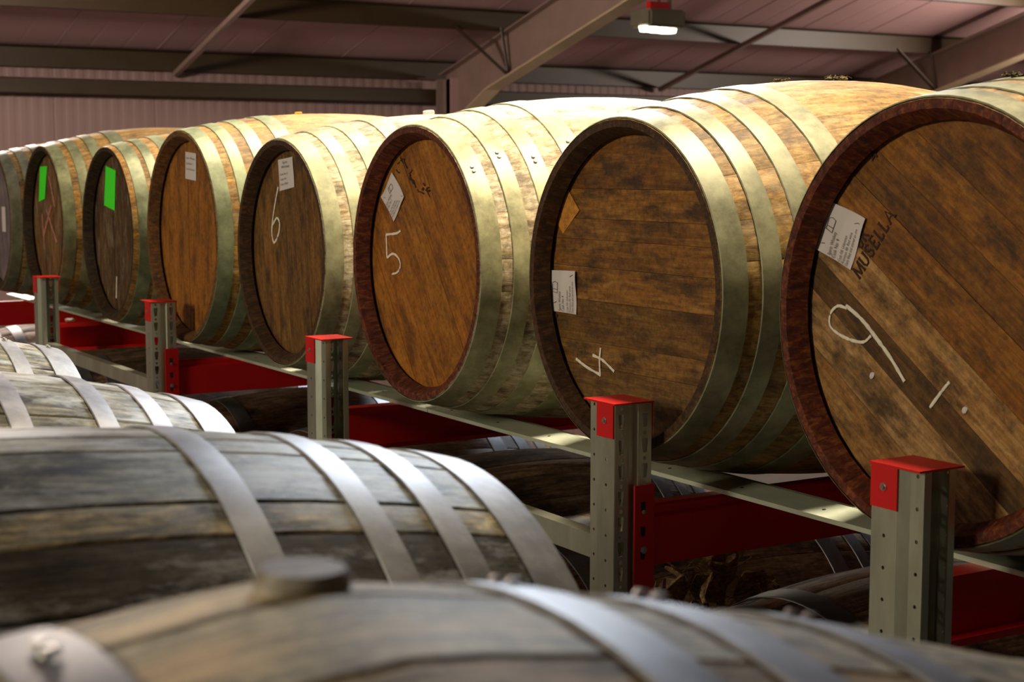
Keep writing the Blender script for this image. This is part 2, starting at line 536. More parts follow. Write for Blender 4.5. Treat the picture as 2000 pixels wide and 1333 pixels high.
# ------------------------------------------------------------------ casks
def clip_circle_strip(w0, w1, R, n=7):
    """Polygon of the part of a disc of radius R between y=w0 and y=w1 (long side along x)."""
    w0, w1 = max(w0, -R * 0.999), min(w1, R * 0.999)
    pts = []
    for i in range(n + 1):
        y = w0 + (w1 - w0) * i / n
        pts.append((math.sqrt(max(0, R * R - y * y)), y))
    for i in range(n, -1, -1):
        y = w0 + (w1 - w0) * i / n
        pts.append((-math.sqrt(max(0, R * R - y * y)), y))
    return pts


HOOPS = [(0.001, 0.042), (0.064, 0.098), (0.128, 0.166), (0.210, 0.258)]


class Cask:
    def __init__(s, label, group, c, rh, rb, L=0.95, stave='stave', head='head', hoop='hoop', hoops=HOOPS, head_angle=0.0, nboards=7, tilt=0.0, roll=0.0, seed=0,
                 tone=0.13, hue=(1, 1, 1), head_hue=(1, 1, 1), head_tone=0.16, chime='chime_brown', bounds=None, stave_cols=None, board_cols=None, seam=None, hoop_tint=(1, 1, 1), nst=25, rivets=False, boards=None, yaw=0.0, joint=0.0002, pw=2.0):
        s.R = random.Random(seed)
        s.rh, s.rb, s.L, s.pw = rh, rb, L, pw
        s.recess = 0.036
        s.joint = joint
        s.root = empty('cask', (c[0], c[1], c[2] + H), (0, tilt, yaw))
        tag(s.root, label, 'barrel', group)
        s.c = c
        hw = L / 2
        # stave boundaries in degrees (0 = top, + = away from the camera)
        if bounds is None:
            ws = [s.R.uniform(0.7, 1.35) for _ in range(nst)]
            k = 360 / sum(ws)
            a = s.R.uniform(0, 15) + roll
            bounds = []
            for w in ws:
                bounds.append(a)
                a += w * k
        n = len(bounds)
        for i in range(n):
            a0 = bounds[i]
            a1 = bounds[(i + 1) % n] + (360 if i == n - 1 else 0)
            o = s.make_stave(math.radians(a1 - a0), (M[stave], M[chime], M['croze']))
            o.matrix_local = Matrix.Rotation(-math.radians((a0 + a1) / 2), 4, 'X')
            t = 1 + s.R.uniform(-tone, tone)
            h = s.R.uniform(-0.06, 0.06)
            col = (t * hue[0] * (1 + h), t * hue[1], t * hue[2] * (1 - h), 1)
            if stave_cols and i in stave_cols:
                col = (*stave_cols[i], 1)
            o.color = col
        # hoops, mirrored on both halves
        for side in (-1, 1):
            for (d0, d1) in hoops:
                u0, u1 = side * (hw - d0), side * (hw - d1)
                ho = s.make_hoop(min(u0, u1), max(u0, u1), M[hoop])
                t = 1 + s.R.uniform(-0.1, 0.1)
                ho.color = (t * hoop_tint[0], t * hoop_tint[1], t * hoop_tint[2], 1)
                if rivets:
                    a = rivets + s.R.uniform(-3, 3)
                    um = (u0 + u1) / 2
                    for da in (0, 2.2):
                        bmv = bmesh.new()
                        p, nn = s.surf(um, a + da, 0.0036)
                        disc(bmv, p, nn, 0.0042, 0.0022, 10, 0.0025)
                        obj('rivet', bmv, M['bolt'], ho)
        # heads
        ri = s.r(hw - s.recess) - 0.0315
        s.head_r = ri
        for side in (-1, 1):
            nb = nboards if side < 0 else 5
            if boards is not None and side < 0:
                cuts = boards
            else:
                ws = [s.R.uniform(0.8, 1.25) for _ in range(nb)]
                tot = sum(ws)
                cuts = [-ri]
                for w in ws:
                    cuts.append(cuts[-1] + 2 * ri * w / tot)
            ha = math.radians(head_angle)
            for i in range(len(cuts) - 1):
                bmv = bmesh.new()
                g = 0.0003
                mid = (cuts[i] + cuts[i + 1]) / 2
                poly = [(x, y - mid) for x, y in clip_circle_strip(cuts[i] + g, cuts[i + 1] - g, ri)]
                dz = s.R.uniform(-0.0005, 0.0005)
                prism(bmv, poly, 'z', -0.009 + dz, 0.009 + dz)
                # local x along the board; z outwards
                ux = Vector((0, math.cos(ha), math.sin(ha)))
                uz = Vector((side, 0, 0))
                uy = uz.cross(ux)
                mt = Matrix((ux, uy, uz)).transposed().to_4x4()
                mt.translation = Vector((side * (hw - s.recess - 0.009), 0, 0)) + uy * mid
                o = obj('head_board', bmv, M[head], s.root, mw=mt)
                t = 1 + s.R.uniform(-head_tone, head_tone)
                h = s.R.uniform(-0.05, 0.05)
                o.color = (t * head_hue[0] * (1 + h), t * head_hue[1], t * head_hue[2] * (1 - h), 1)
                if board_cols and side < 0 and i < len(board_cols):
                    o.color = (*board_cols[i], 1)
        s.hx = -(hw - s.recess)                     # local x of the outer face of the front head

    def r(s, u):
        t = abs(2 * u / s.L)
        return s.rh + (s.rb - s.rh) * (1 - t ** s.pw)

    def surf(s, u, deg, lift=0.0):
        a = math.radians(deg)
        t = 2 * u / s.L
        sl = -(s.rb - s.rh) * s.pw * math.copysign(abs(t) ** (s.pw - 1), t) * (2 / s.L)
        r = s.r(u) + lift
        n = Vector((-sl, math.sin(a), math.cos(a))).normalized()
        return Vector((u, r * math.sin(a), r * math.cos(a))), n

    def make_stave(s, w, mat):
        bm = bmesh.new()
        hw = s.L / 2
        us = [-hw, -hw + 0.006, -hw + 0.028, -hw + 0.034, -hw + 0.12, -hw + 0.20, -hw + 0.28, -hw + 0.36, -hw + 0.41]
        us = us + [0.0] + [-u for u in us[::-1]]
        gap = s.joint
        rows = []
        for k, u in enumerate(us):
            ro = s.r(u)
            d = hw - abs(u)
            ri = ro - (0.014 if d < 0.001 else 0.019 if d < 0.01 else 0.034 if d < 0.03 else 0.031)
            if d < 0.001:
                ro -= 0.0015
            h = w / 2 - gap / ro
            # outer face slightly flatter than the true arc, edges eased
            P = [(ro - 2 * gap, -h), (ro, -h + 0.006), (ro, 0), (ro, h - 0.006), (ro - 2 * gap, h), (ri, h), (ri, 0), (ri, -h)]
            rows.append([bm.verts.new((u, -r * math.sin(a), r * math.cos(a))) for r, a in P])
        n = 8
        last = len(rows) - 2
        for i in range(len(rows) - 1):
            for j in range(n):
                f = bm.faces.new((rows[i][j], rows[i][(j + 1) % n], rows[i + 1][(j + 1) % n], rows[i + 1][j]))
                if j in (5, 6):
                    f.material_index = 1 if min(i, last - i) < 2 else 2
        bm.faces.new(rows[0][::-1]).material_index = 1
        bm.faces.new(rows[-1]).material_index = 1
        o = obj('stave', bm, mat[0], s.root, smooth=32)
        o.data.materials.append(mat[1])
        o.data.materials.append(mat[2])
        return o

    def make_hoop(s, u0, u1, mat, th=0.0022):
        bm = bmesh.new()
        n = 80
        um = (u0 + u1) / 2
        prof = [(u0, 0.0004), (u0 + 0.001, th), (um, th + 0.0004), (u1 - 0.001, th), (u1, 0.0004)]
        rings = []
        ph = s.R.uniform(0, 6.28)
        for i in range(n):
            a = 2 * math.pi * i / n
            ov = 0.0
            ring = []
            for u, l in prof:
                r = s.r(u) + l + 0.0003 * math.sin(3 * a + ph)
                ring.append(bm.verts.new((u, r * math.sin(a), r * math.cos(a))))
            rings.append(ring)
        for i in range(n):
            A, B = rings[i], rings[(i + 1) % n]
            for j in range(len(prof) - 1):
                bm.faces.new((A[j], A[j + 1], B[j + 1], B[j]))
        return obj('hoop', bm, mat, s.root, smooth=40)

    # ---- things fixed to the front head; (y, z) are relative to the head's centre, seen from outside +y is to the left
    def chalk(s, strokes, rad=0.0026, mat='chalk', name='chalk_mark'):
        bm = bmesh.new()
        for st in strokes:
            pts = smooth_path([(s.hx - 0.0012, y, z) for y, z in st])
            rr = [rad * (0.75 + 0.45 * s.R.random()) for _ in pts]
            tube(bm, pts, rr, 6, ((1, 0, 0), 0.35))
        return obj(name, bm, M[mat], s.root, smooth=60)

    def plate(s, name, quad, mat, off=0.002, th=0.0004, curl=0.0, nx=8, ny=8):
        """A thin sheet given by its four corners (y,z): a-b-c-d in order, bent away from the head by curl."""
        a, b, c, d = [Vector(q) for q in quad]
        bm = bmesh.new()
        g = []
        for j in range(ny + 1):
            row = []
            for i in range(nx + 1):
                u, v = i / nx, j / ny
                p = (a * (1 - u) + b * u) * (1 - v) + (d * (1 - u) + c * u) * v
                k = curl * (abs(2 * u - 1) ** 3 * (0.4 + 0.6 * math.sin(5 * v + 1)) + 0.5 * abs(2 * v - 1) ** 3 * math.sin(4 * u + 2))
                row.append((p, off + max(-off * 0.7, k)))
            g.append(row)
        F = [[bm.verts.new((s.hx - o, p.x, p.y)) for p, o in row] for row in g]
        Bk = [[bm.verts.new((s.hx - o + th, p.x, p.y)) for p, o in row] for row in g]
        for j in range(ny):
            for i in range(nx):
                bm.faces.new((F[j][i], F[j][i + 1], F[j + 1][i + 1], F[j + 1][i]))
                bm.faces.new((Bk[j][i], Bk[j + 1][i], Bk[j + 1][i + 1], Bk[j][i + 1]))
        for i in range(nx):
            bm.faces.new((F[0][i], Bk[0][i], Bk[0][i + 1], F[0][i + 1]))
            bm.faces.new((F[ny][i], F[ny][i + 1], Bk[ny][i + 1], Bk[ny][i]))
        for j in range(ny):
            bm.faces.new((F[j][0], F[j + 1][0], Bk[j + 1][0], Bk[j][0]))
            bm.faces.new((F[j][nx], Bk[j][nx], Bk[j + 1][nx], F[j + 1][nx]))
        return obj(name, bm, M[mat], s.root, smooth=60)

    def text(s, body, p, q, height, mat, parent, off=0.003, name='lettering', shear=0.0):
        """Flat lettering that starts at p and runs towards q (both (y,z) on the head)."""
        cu = bpy.data.curves.new('lettering', 'FONT')
        cu.body = body
        cu.size = 1.0
        cu.extrude = 0.0
        cu.shear = shear
        to = bpy.data.objects.new('lettering', cu)
        C.objects.link(to)
        dg = bpy.context.evaluated_depsgraph_get()
        me = bpy.data.meshes.new_from_object(to.evaluated_get(dg))
        bpy.data.objects.remove(to)
        xs = [v.co.x for v in me.vertices]
        ys = [v.co.y for v in me.vertices]
        x0, x1 = min(xs), max(xs)
        p, q = Vector(p), Vector(q)
        d = (q - p)
        ln = d.length
        d.normalize()
        # seen from outside the head, +y is left: the up vector is d turned by +90 degrees as seen there
        upv = Vector((d.y, -d.x)) if True else None
        # viewer right = -y, viewer up = +z ; in viewer axes d = (-d.x, d.y), its left normal = (-d.y, -d.x) -> back to (y,z): (d.y, -d.x)
        ks = ln / (x1 - x0)
        hh = height / 0.72
        for v in me.vertices:
            t = p + d * ((v.co.x - x0) * ks) + upv * (v.co.y * hh)
            v.co = (s.hx - off, t.x, t.y)
        me.materials.append(M[mat])
        o = bpy.data.objects.new(name, me)
        C.objects.link(o)
        o.parent = parent
        return o

    def bung(s, u, deg, r=0.021, h=0.02, mat='cork', taper=1.08, name='bung', lean=0.0):
        bm = bmesh.new()
        p, n = s.surf(u, deg, -0.012)
        if s.pw < 2 and abs(u) < 0.05:
            n = Vector((0, math.sin(math.radians(deg)), math.cos(math.radians(deg))))
        n = Matrix.Rotation(math.radians(lean), 3, 'X') @ n
        disc(bm, p, n, r, h + 0.012 - 0.003, 24, r * taper)
        p2 = p + n * (h + 0.009)
        disc(bm, p2, n, r * taper, 0.003, 24, r * taper * 0.88)
        return obj(name, bm, M[mat], s.root, smooth=40)


GU = 'wine casks in the upper row'
GL = 'dark casks in the tier below the upper row'
GF = 'weathered casks lying in front of the rack'

AX = 1.975      # middle of the casks, heads at x = 1.5
# --- upper row, nearest first
c9 = Cask('wine cask chalked 9, diagonal head boards and wine-red rim', GU, (AX, 1.465, -0.1955), 0.288, 0.340, head='head', chime='chime_red', head_angle=35, nboards=7, seed=9,
          hue=(1.0, 0.93, 0.8), boards=[-0.3, -0.165, -0.105, -0.052, 0.020, 0.082, 0.126, 0.190, 0.3],
          board_cols=[(0.85, 0.75, 0.5), (1.15, 1.05, 0.7), (0.75, 0.68, 0.5), (1.1, 1.0, 0.7), (1.6, 2.0, 3.4), (0.5, 0.56, 0.7), (1.45, 1.9, 3.6), (1.3, 1.5, 2.2)])
c4 = Cask('wine cask chalked 4, level head boards in light and dark bands', GU, (AX, 2.164, -0.1915), 0.277, 0.3515, head='head', head_angle=0, seed=4,
          boards=[-0.3, -0.160, -0.108, -0.072, -0.024, 0.034, 0.107, 0.149, 0.3],
          board_cols=[(0.85, 0.8, 0.7), (1.15, 1.15, 1.0), (0.95, 0.95, 0.9), (1.0, 1.0, 0.95), (1.15, 1.2, 1.2), (0.7, 0.78, 0.85), (0.95, 1.1, 1.3), (0.75, 0.9, 1.2)])
c5 = Cask('pale wine cask chalked 5 with diamond-set white tag', GU, (AX, 2.901, -0.1912), 0.282, 0.350, stave='stave_pale', head='head_orange', chime='chime_red', rivets=-47.0, head_angle=55, seed=5, head_tone=0.07, hoop_tint=(1.55, 1.5, 1.4))
c6 = Cask('pale wine cask chalked 6 with upright white tag and white bung', GU, (AX, 3.605, -0.1990), 0.274, 0.342, stave='stave_pale', head='head', head_angle=84, seed=6, head_hue=(0.75, 0.82, 0.9), hoop_tint=(1.55, 1.55, 1.5))
co_ = Cask('wine cask with plain orange upright head boards and one white tag', GU, (AX, 4.315, -0.1853), 0.295, 0.352, head='head_orange', head_angle=90, seed=13, head_tone=0.06, chime='chime_tan', hoop_tint=(0.9, 1.05, 0.98), hue=(1.15, 1.1, 0.85))
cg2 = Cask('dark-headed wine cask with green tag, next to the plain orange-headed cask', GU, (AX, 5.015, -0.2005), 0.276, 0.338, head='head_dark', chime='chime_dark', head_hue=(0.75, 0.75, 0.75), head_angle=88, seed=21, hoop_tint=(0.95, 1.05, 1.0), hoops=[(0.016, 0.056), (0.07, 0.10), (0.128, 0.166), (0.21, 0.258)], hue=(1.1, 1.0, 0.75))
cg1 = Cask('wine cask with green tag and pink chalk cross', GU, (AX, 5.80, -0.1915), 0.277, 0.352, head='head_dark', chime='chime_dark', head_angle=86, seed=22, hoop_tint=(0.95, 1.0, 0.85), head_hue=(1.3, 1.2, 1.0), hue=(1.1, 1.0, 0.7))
cgr = Cask('grey-headed wine cask, farthest of the upper row', GU, (AX, 6.53, -0.2050), 0.27, 0.335, head='head_grey', head_angle=80, seed=23)

# --- lower tier behind the posts
for i, (y, lab) in enumerate(((1.95, 'dark old cask below the 9 and 4 casks, nearest of the lower tier'), (2.62, 'dark old cask under the cask chalked 4 with jute lying on it'),
                              (3.29, 'dark old cask in the lower tier beneath the pale cask chalked 5'), (3.95, 'reddish-brown old cask in the lower tier beneath the cask chalked 6'),
                              (4.62, 'dark old cask under the orange-headed cask in the lower tier'), (5.29, 'dark old cask under the nearer green-tagged cask in the lower tier'), (5.96, 'dark old cask under the farther green-tagged cask in the lower tier'), (6.63, 'dark old cask under the grey-headed cask in the lower tier'), (7.30, 'dark old cask beyond the last red post, second last of the lower tier'), (7.97, 'dark old cask at the far end of the lower tier'))):
    Cask(lab, GL, (AX, y, -1.012), 0.256, 0.3255, stave='stave_old', head='head_dark', hoop='hoop_grey', seed=40 + i, tilt=0.0, head_angle=rnd.uniform(0, 180), tone=0.35, hoop_tint=(0.5, 0.5, 0.5), joint=0.0005)

# --- foreground row
FH = [(0.001, 0.043), (0.078, 0.106), (0.143, 0.170), (0.242, 0.270)]
f1 = Cask('nearest weathered cask with a round wooden bung on top', GF, (0.21, 0.478, -0.480), 0.241, 0.334, L=0.88, pw=1.3, tilt=0.028, stave='stave_patchy', head='head_dark', hoop='hoop_grey', hoops=[(0.001, 0.04), (0.19, 0.22), (0.268, 0.30), (0.332, 0.363)], seed=31, joint=0.0007,
          hue=(1.8, 1.65, 1.3), tone=0.35, rivets=4.0)
bnd2 = [-10.7, -4.2, 3, 17, 30, 46, 58, 74, 90, 104, 121, 135, 152, 166, 183, 199, 212, 229, 243, 258, 272, 284, 296, 307, 319, 329, 335.4]
bnd2 = sorted(b % 360 for b in bnd2)
f2 = Cask('weathered cask with a pale stave and bright hoops, second nearest', GF, (0.18, 1.178, -0.529), 0.280, 0.340, stave='stave_grey', head='head_dark', hoop='hoop_grey', hoops=FH, seed=32, joint=0.0007, bounds=bnd2,
          stave_cols={26: (1.15, 1.2, 1.05), 25: (1.05, 1.15, 1.1), 24: (1.2, 1.3, 1.3), 23: (2.3, 2.1, 1.6), 22: (0.42, 0.40, 0.37), 21: (0.25, 0.21, 0.17)}, tone=0.3, hue=(0.8, 0.82, 0.78))
f3 = Cask('weathered cask with brightest hoops, third of the front row', GF, (0.208, 1.891, -0.564), 0.273, 0.346, stave='stave_grey', head='head_dark', hoop='hoop_grey', hoops=[(0.001, 0.046), (0.084, 0.110), (0.152, 0.178), (0.252, 0.278)], seed=33, joint=0.0007, hue=(1.0, 1.0, 0.85), hoop_tint=(1.25, 1.22, 1.25))
f4 = Cask('weathered cask with rivets along its hoops, farthest of the front row', GF, (0.218, 2.600, -0.571), 0.278, 0.341, stave='stave_grey', head='head_dark', hoop='hoop_grey', hoops=FH, seed=34, joint=0.0007, hue=(1.0, 1.0, 0.85), rivets=-3.0)


# --- details on the heads
def label_print(ck, plate, quad, lines, icon=True):
    a, b, c, d = [Vector(q) for q in quad]     # a-b is the edge the text starts at ... laid out in plate coordinates u (a->b), v (a->d)
    def at(u, v):
        return (a * (1 - u) + b * u) * (1 - v) + (d * (1 - u) + c * u) * v
    for body, u0, v0, u1, v1, h in lines:
        ck.text(body, at(u0, v0), at(u1, v1), h, 'ink', plate, off=0.0032, name='print')
    if icon:
        bm = bmesh.new()
        for st in icon:
            pts = [at(u, v) for u, v in st]
            tube(bm, [(ck.hx - 0.0031, p.x, p.y) for p in pts], 0.0007, 4, ((1, 0, 0), 0.3))
        obj('sketch', bm, M['ink'], plate)['kind'] = 'stuff'

ICON = [[(0.16, 0.30), (0.14, 0.52)], [(0.16, 0.30), (0.24, 0.27), (0.33, 0.30), (0.31, 0.55), (0.14, 0.52)], [(0.14, 0.45), (0.31, 0.46)]]
LINES = lambda num: [('Spirit: Whiskey', 0.42, 0.96, 0.42, 0.50, 0.0065), ('Cask No: %s' % num, 0.54, 0.97, 0.54, 0.60, 0.0065),
                     ('Cask Fill: Unknown', 0.70, 0.97, 0.70, 0.46, 0.0052), ('Previous fill: Red wine', 0.80, 0.97, 0.80, 0.36, 0.0052), ('Date filled and stored on site', 0.90, 0.97, 0.90, 0.26, 0.0052)]
q = [(0.228, 0.154), (0.151, 0.130), (0.180, 0.058), (0.252, 0.085)]
p = c9.plate('paper_tag', q, 'paper', curl=0.003)
label_print(c9, p, q, LINES('9'), ICON + [[(0.10, 0.84), (0.20, 0.80)], [(0.78, 0.18), (0.86, 0.14), (0.94, 0.16)]])
SERIF = {
    'M': [[(0.08, 0), (0.16, 1)], [(0.16, 1), (0.48, 0.05)], [(0.48, 0.05), (0.82, 1)], [(0.82, 1), (0.90, 0)], [(0, 0), (0.2, 0)], [(0.76, 0), (1.0, 0)], [(0.06, 1), (0.2, 1)], [(0.78, 1), (0.94, 1)]],
    'U': [[(0.15, 1), (0.15, 0.3), (0.3, 0.03), (0.6, 0.03), (0.75, 0.3), (0.75, 1)], [(0.02, 1), (0.3, 1)], [(0.62, 1), (0.88, 1)]],
    'S': [[(0.72, 0.80), (0.58, 0.98), (0.3, 0.98), (0.14, 0.76), (0.3, 0.56), (0.6, 0.44), (0.74, 0.24), (0.58, 0.02), (0.26, 0.02), (0.10, 0.22)]],
    'E': [[(0.16, 0), (0.16, 1)], [(0.04, 1), (0.70, 1), (0.70, 0.84)], [(0.16, 0.52), (0.52, 0.52), (0.52, 0.60)], [(0.04, 0), (0.72, 0), (0.74, 0.18)]],
    'L': [[(0.16, 0), (0.16, 1)], [(0.02, 1), (0.32, 1)], [(0.04, 0), (0.68, 0), (0.70, 0.2)]],
    'A': [[(0.10, 0), (0.46, 1), (0.84, 0)], [(0.22, 0.34), (0.72, 0.34)], [(0, 0), (0.22, 0)], [(0.70, 0), (0.98, 0)]],
    'R': [[(0.16, 0), (0.16, 1)], [(0.04, 1), (0.5, 1), (0.68, 0.8), (0.5, 0.54), (0.16, 0.54)], [(0.42, 0.54), (0.82, 0)], [(0.04, 0), (0.30, 0)], [(0.72, 0), (0.92, 0)]]}
WID = {'M': 1.05, 'U': 0.92, 'S': 0.84, 'E': 0.82, 'L': 0.76, 'A': 0.98, 'R': 0.9}


def brand(ck, word, p, q, h, rad):
    p, q = Vector(p), Vector(q)
    d = (q - p).normalized()
    upv = Vector((d.y, -d.x))
    k = (q - p).length / sum(WID[c] for c in word)
    bm = bmesh.new()
    x = 0.0
    for c in word:
        for st in SERIF[c]:
            thin = len(st) == 2 and abs(st[0][1] - st[1][1]) < 0.01
            pts = []
            for a, b in st:
                t = p + d * ((x + a * WID[c]) * k) + upv * (b * h)
                pts.append((ck.hx - 0.0009, t.x, t.y))
            tube(bm, pts, rad * (0.6 if thin else 1.0), 5, ((1, 0, 0), 0.3))
        x += WID[c]
    return obj('branded_name', bm, M['brand'], ck.root)


brand(c9, 'MUSELLA', (0.163, 0.046), (0.096, 0.137), 0.019, 0.0018)
brand(c9, 'UR', (0.162, 0.086), (0.146, 0.109), 0.018, 0.0017)
c9.text('4', (0.140, 0.205), (0.132, 0.217), 0.014, 'brand', c9.root, off=0.0012, name='branded_mark')
c9.text('4', (0.206, 0.184), (0.198, 0.194), 0.012, 'brand', c9.root, off=0.0012, name='branded_mark')
c9.chalk([[(0.186, 0.004), (0.205, 0.006), (0.219, -0.006), (0.220, -0.022), (0.205, -0.032), (0.179, -0.039), (0.152, -0.040), (0.137, -0.030)]], 0.0022)
c9.chalk([[(0.188, 0.008), (0.155, -0.010), (0.124, -0.035), (0.099, -0.057), (0.072, -0.086)]], 0.0030)
c9.chalk([[(-0.008, -0.077), (0.005, -0.091), (0.025, -0.115)]], 0.0022)
for y, z in ((0.135, -0.084), (-0.034, -0.110)):
    bm = bmesh.new()
    disc(bm, (c9.hx, y, z), (-1, 0.2, 0.3), 0.006, 0.0015, 7, 0.003)
    obj('paper_scrap', bm, M['paper'], c9.root)

q = [(0.265, 0.012), (0.174, 0.015), (0.173, -0.062), (0.259, -0.061)]
p = c4.plate('paper_tag', q, 'paper', curl=0.003)
label_print(c4, p, q, LINES('4'), ICON + [[(0.16, 0.80), (0.26, 0.76)], [(0.78, 0.14), (0.90, 0.09)]])
c4.chalk([[(0.174, -0.141), (0.140, -0.152), (0.099, -0.161)], [(0.097, -0.114), (0.100, -0.135), (0.098, -0.164)], [(0.121, -0.129), (0.090, -0.135), (0.055, -0.151)]], 0.0024)
c4.plate('unfaded_patch', [(0.201, 0.156), (0.166, 0.122), (0.218, 0.079), (0.253, 0.112)], 'ghost', off=0.0012, nx=2, ny=2)
c4.text("'", (0.246, -0.085), (0.238, -0.086), 0.02, 'brand', c4.root, off=0.0012, name='branded_mark')

q = [(0.152, 0.187), (0.098, 0.135), (0.149, 0.082), (0.207, 0.134)]
p = c5.plate('paper_tag', q, 'paper', curl=0.002)
label_print(c5, p, q, LINES('5'), ICON + [[(0.12, 0.90), (0.20, 0.84)], [(0.84, 0.10), (0.92, 0.06)]])
c5.chalk([[(0.118, 0.064), (0.135, 0.058), (0.162, 0.055), (0.187, 0.053)], [(0.187, 0.053), (0.185, 0.028), (0.184, 0.003)], [(0.184, 0.003), (0.155, 0.013), (0.128, 0.004), (0.121, -0.013), (0.136, -0.026), (0.160, -0.031)]], 0.0026)
# burnt scrawl at the top of the head of cask 5
rs = random.Random(77)
arc = smooth_path([(0.15, 0.19, 0), (0.12, 0.207, 0), (0.085, 0.200, 0), (0.075, 0.175, 0), (0.04, 0.158, 0), (0.01, 0.152, 0), (-0.02, 0.142, 0)], 5)
marks = []
for i in range(38):
    p = arc[rs.randrange(len(arc))]
    a0 = rs.uniform(-0.9, 0.5)
    ln = rs.uniform(0.006, 0.026)
    y, z = p.x + rs.gauss(0, 0.006), p.y + rs.gauss(0, 0.006)
    marks.append([(y, z), (y - ln * 0.5 * math.cos(a0), z + ln * 0.5 * math.sin(a0) + rs.gauss(0, 0.0015)), (y - ln * math.cos(a0), z + ln * math.sin(a0))])
for k in range(0, 38, 2):
    c5.chalk(marks[k:k + 1], rs.uniform(0.0008, 0.0024), 'brand', 'scorch_mark')
q = [(0.074, 0.225), (-0.015, 0.232), (-0.022, 0.159), (0.068, 0.148)]
p = c6.plate('paper_tag', q, 'paper', curl=0.001)
label_print(c6, p, q, [('Spirit', 0.3, 0.16, 0.62, 0.16, 0.006), ('Whiskey', 0.2, 0.30, 0.75, 0.30, 0.006), ('Cask No: 6', 0.1, 0.52, 0.6, 0.52, 0.005), ('Cask Fill', 0.1, 0.68, 0.5, 0.68, 0.005), ('Date filled', 0.1, 0.84, 0.6, 0.84, 0.005)], False)
c6.chalk([[(0.080, 0.158), (0.100, 0.120), (0.117, 0.080), (0.125, 0.042), (0.111, 0.019), (0.084, 0.040), (0.074, 0.068), (0.092, 0.081), (0.118, 0.064)]], 0.0030)
c6.bung(-0.04, 6, 0.014, 0.012, 'white_bung')
q = [(0.040, 0.238), (-0.047, 0.232), (-0.043, 0.156), (0.045, 0.162)]
p = co_.plate('paper_tag', q, 'paper')
label_print(co_, p, q, [('Spirit: Whiskey', 0.1, 0.25, 0.9, 0.25, 0.006), ('Cask No: 7', 0.1, 0.45, 0.7, 0.45, 0.006), ('Cask Fill: Unknown', 0.1, 0.65, 0.9, 0.65, 0.005)], False)
co_.bung(-0.10, 4, 0.010, 0.006, 'yellow')
cg2.plate('green_tag', [(0.106, 0.215), (0.000, 0.200), (0.022, 0.072), (0.134, 0.087)], 'green_paper')
cg2.chalk([[(0.02, -0.14), (0.03, -0.21)]], 0.004)
cg1.plate('green_tag', [(0.140, 0.205), (0.040, 0.207), (0.085, 0.088), (0.170, 0.076)], 'green_paper')
cg1.chalk([[(0.12, -0.05), (0.0, 0.066)], [(0.07, 0.05), (-0.06, -0.07)], [(0.02, 0.17), (-0.05, 0.06)], [(0.13, 0.03), (0.11, -0.10)]], 0.007, 'pink_chalk')
cgr.plate('paper_tag', [(0.02, 0.06), (-0.04, 0.06), (-0.04, -0.04), (0.02, -0.04)], 'paper')

# bungs of the front row
f1.bung(0.003, 7.0, 0.0165, 0.007, lean=7)
f4.bung(-0.02, 5)


# ------------------------------------------------------------------ pallet-rack uprights
PITCHH = 0.041
def keyhole(cx, cy):
    return [(cx - 0.0055, cy + 0.0115), (cx + 0.0055, cy + 0.0115), (cx + 0.0058, cy + 0.004), (cx + 0.0035, cy - 0.0115), (cx - 0.0035, cy - 0.0115), (cx - 0.0058, cy + 0.004)]
def circ(cx, cy, r, n=10):
    return [(cx + r * math.cos(2 * math.pi * i / n), cy + r * math.sin(2 * math.pi * i / n)) for i in range(n)]

def strip_tile(w, holes, h=PITCHH):
    """One pitch of a perforated strip, triangulated: list of verts (u,v), list of faces."""
    outer = [(0, 0), (w, 0), (w, h), (0, h)]
    verts = [Vector(p) for p in outer]
    faces = [list(range(4))]
    for hl in holes:
        k = len(verts)
        verts += [Vector(p) for p in hl]
        faces.append(list(range(k, k + len(hl))))
    vo, eo, fo, _, _, _ = geometry.delaunay_2d_cdt(verts, [], faces, 1, 1e-7)
    out = []
    def inside(p, poly):
        r = False
        n = len(poly)
        for i in range(n):
            a, b = poly[i], poly[(i + 1) % n]
            if (a[1] > p[1]) != (b[1] > p[1]) and p[0] < (b[0] - a[0]) * (p[1] - a[1]) / (b[1] - a[1]) + a[0]:
                r = not r
        return r
    for f in fo:
        c = sum((vo[i] for i in f), Vector((0, 0))) / len(f)
        if not any(inside(c, hl) for hl in holes):
            out.append(f)
    return vo, out

def perforated(bm, w, holes, z0, z1, mapf):
    vo, fo = strip_tile(w, holes)
    n = int((z1 - z0) / PITCHH)
    for k in range(n):
        base = z1 - (k + 1) * PITCHH
        vv = [bm.verts.new(mapf(v.x, base + v.y)) for v in vo]
        for f in fo:
            bm.faces.new([vv[i] for i in f])
    zb = z1 - n * PITCHH
    if zb > z0 + 1e-4:
        vv = [bm.verts.new(mapf(*p)) for p in ((0, z0), (w, z0), (w, zb), (0, zb))]
        bm.faces.new(vv)

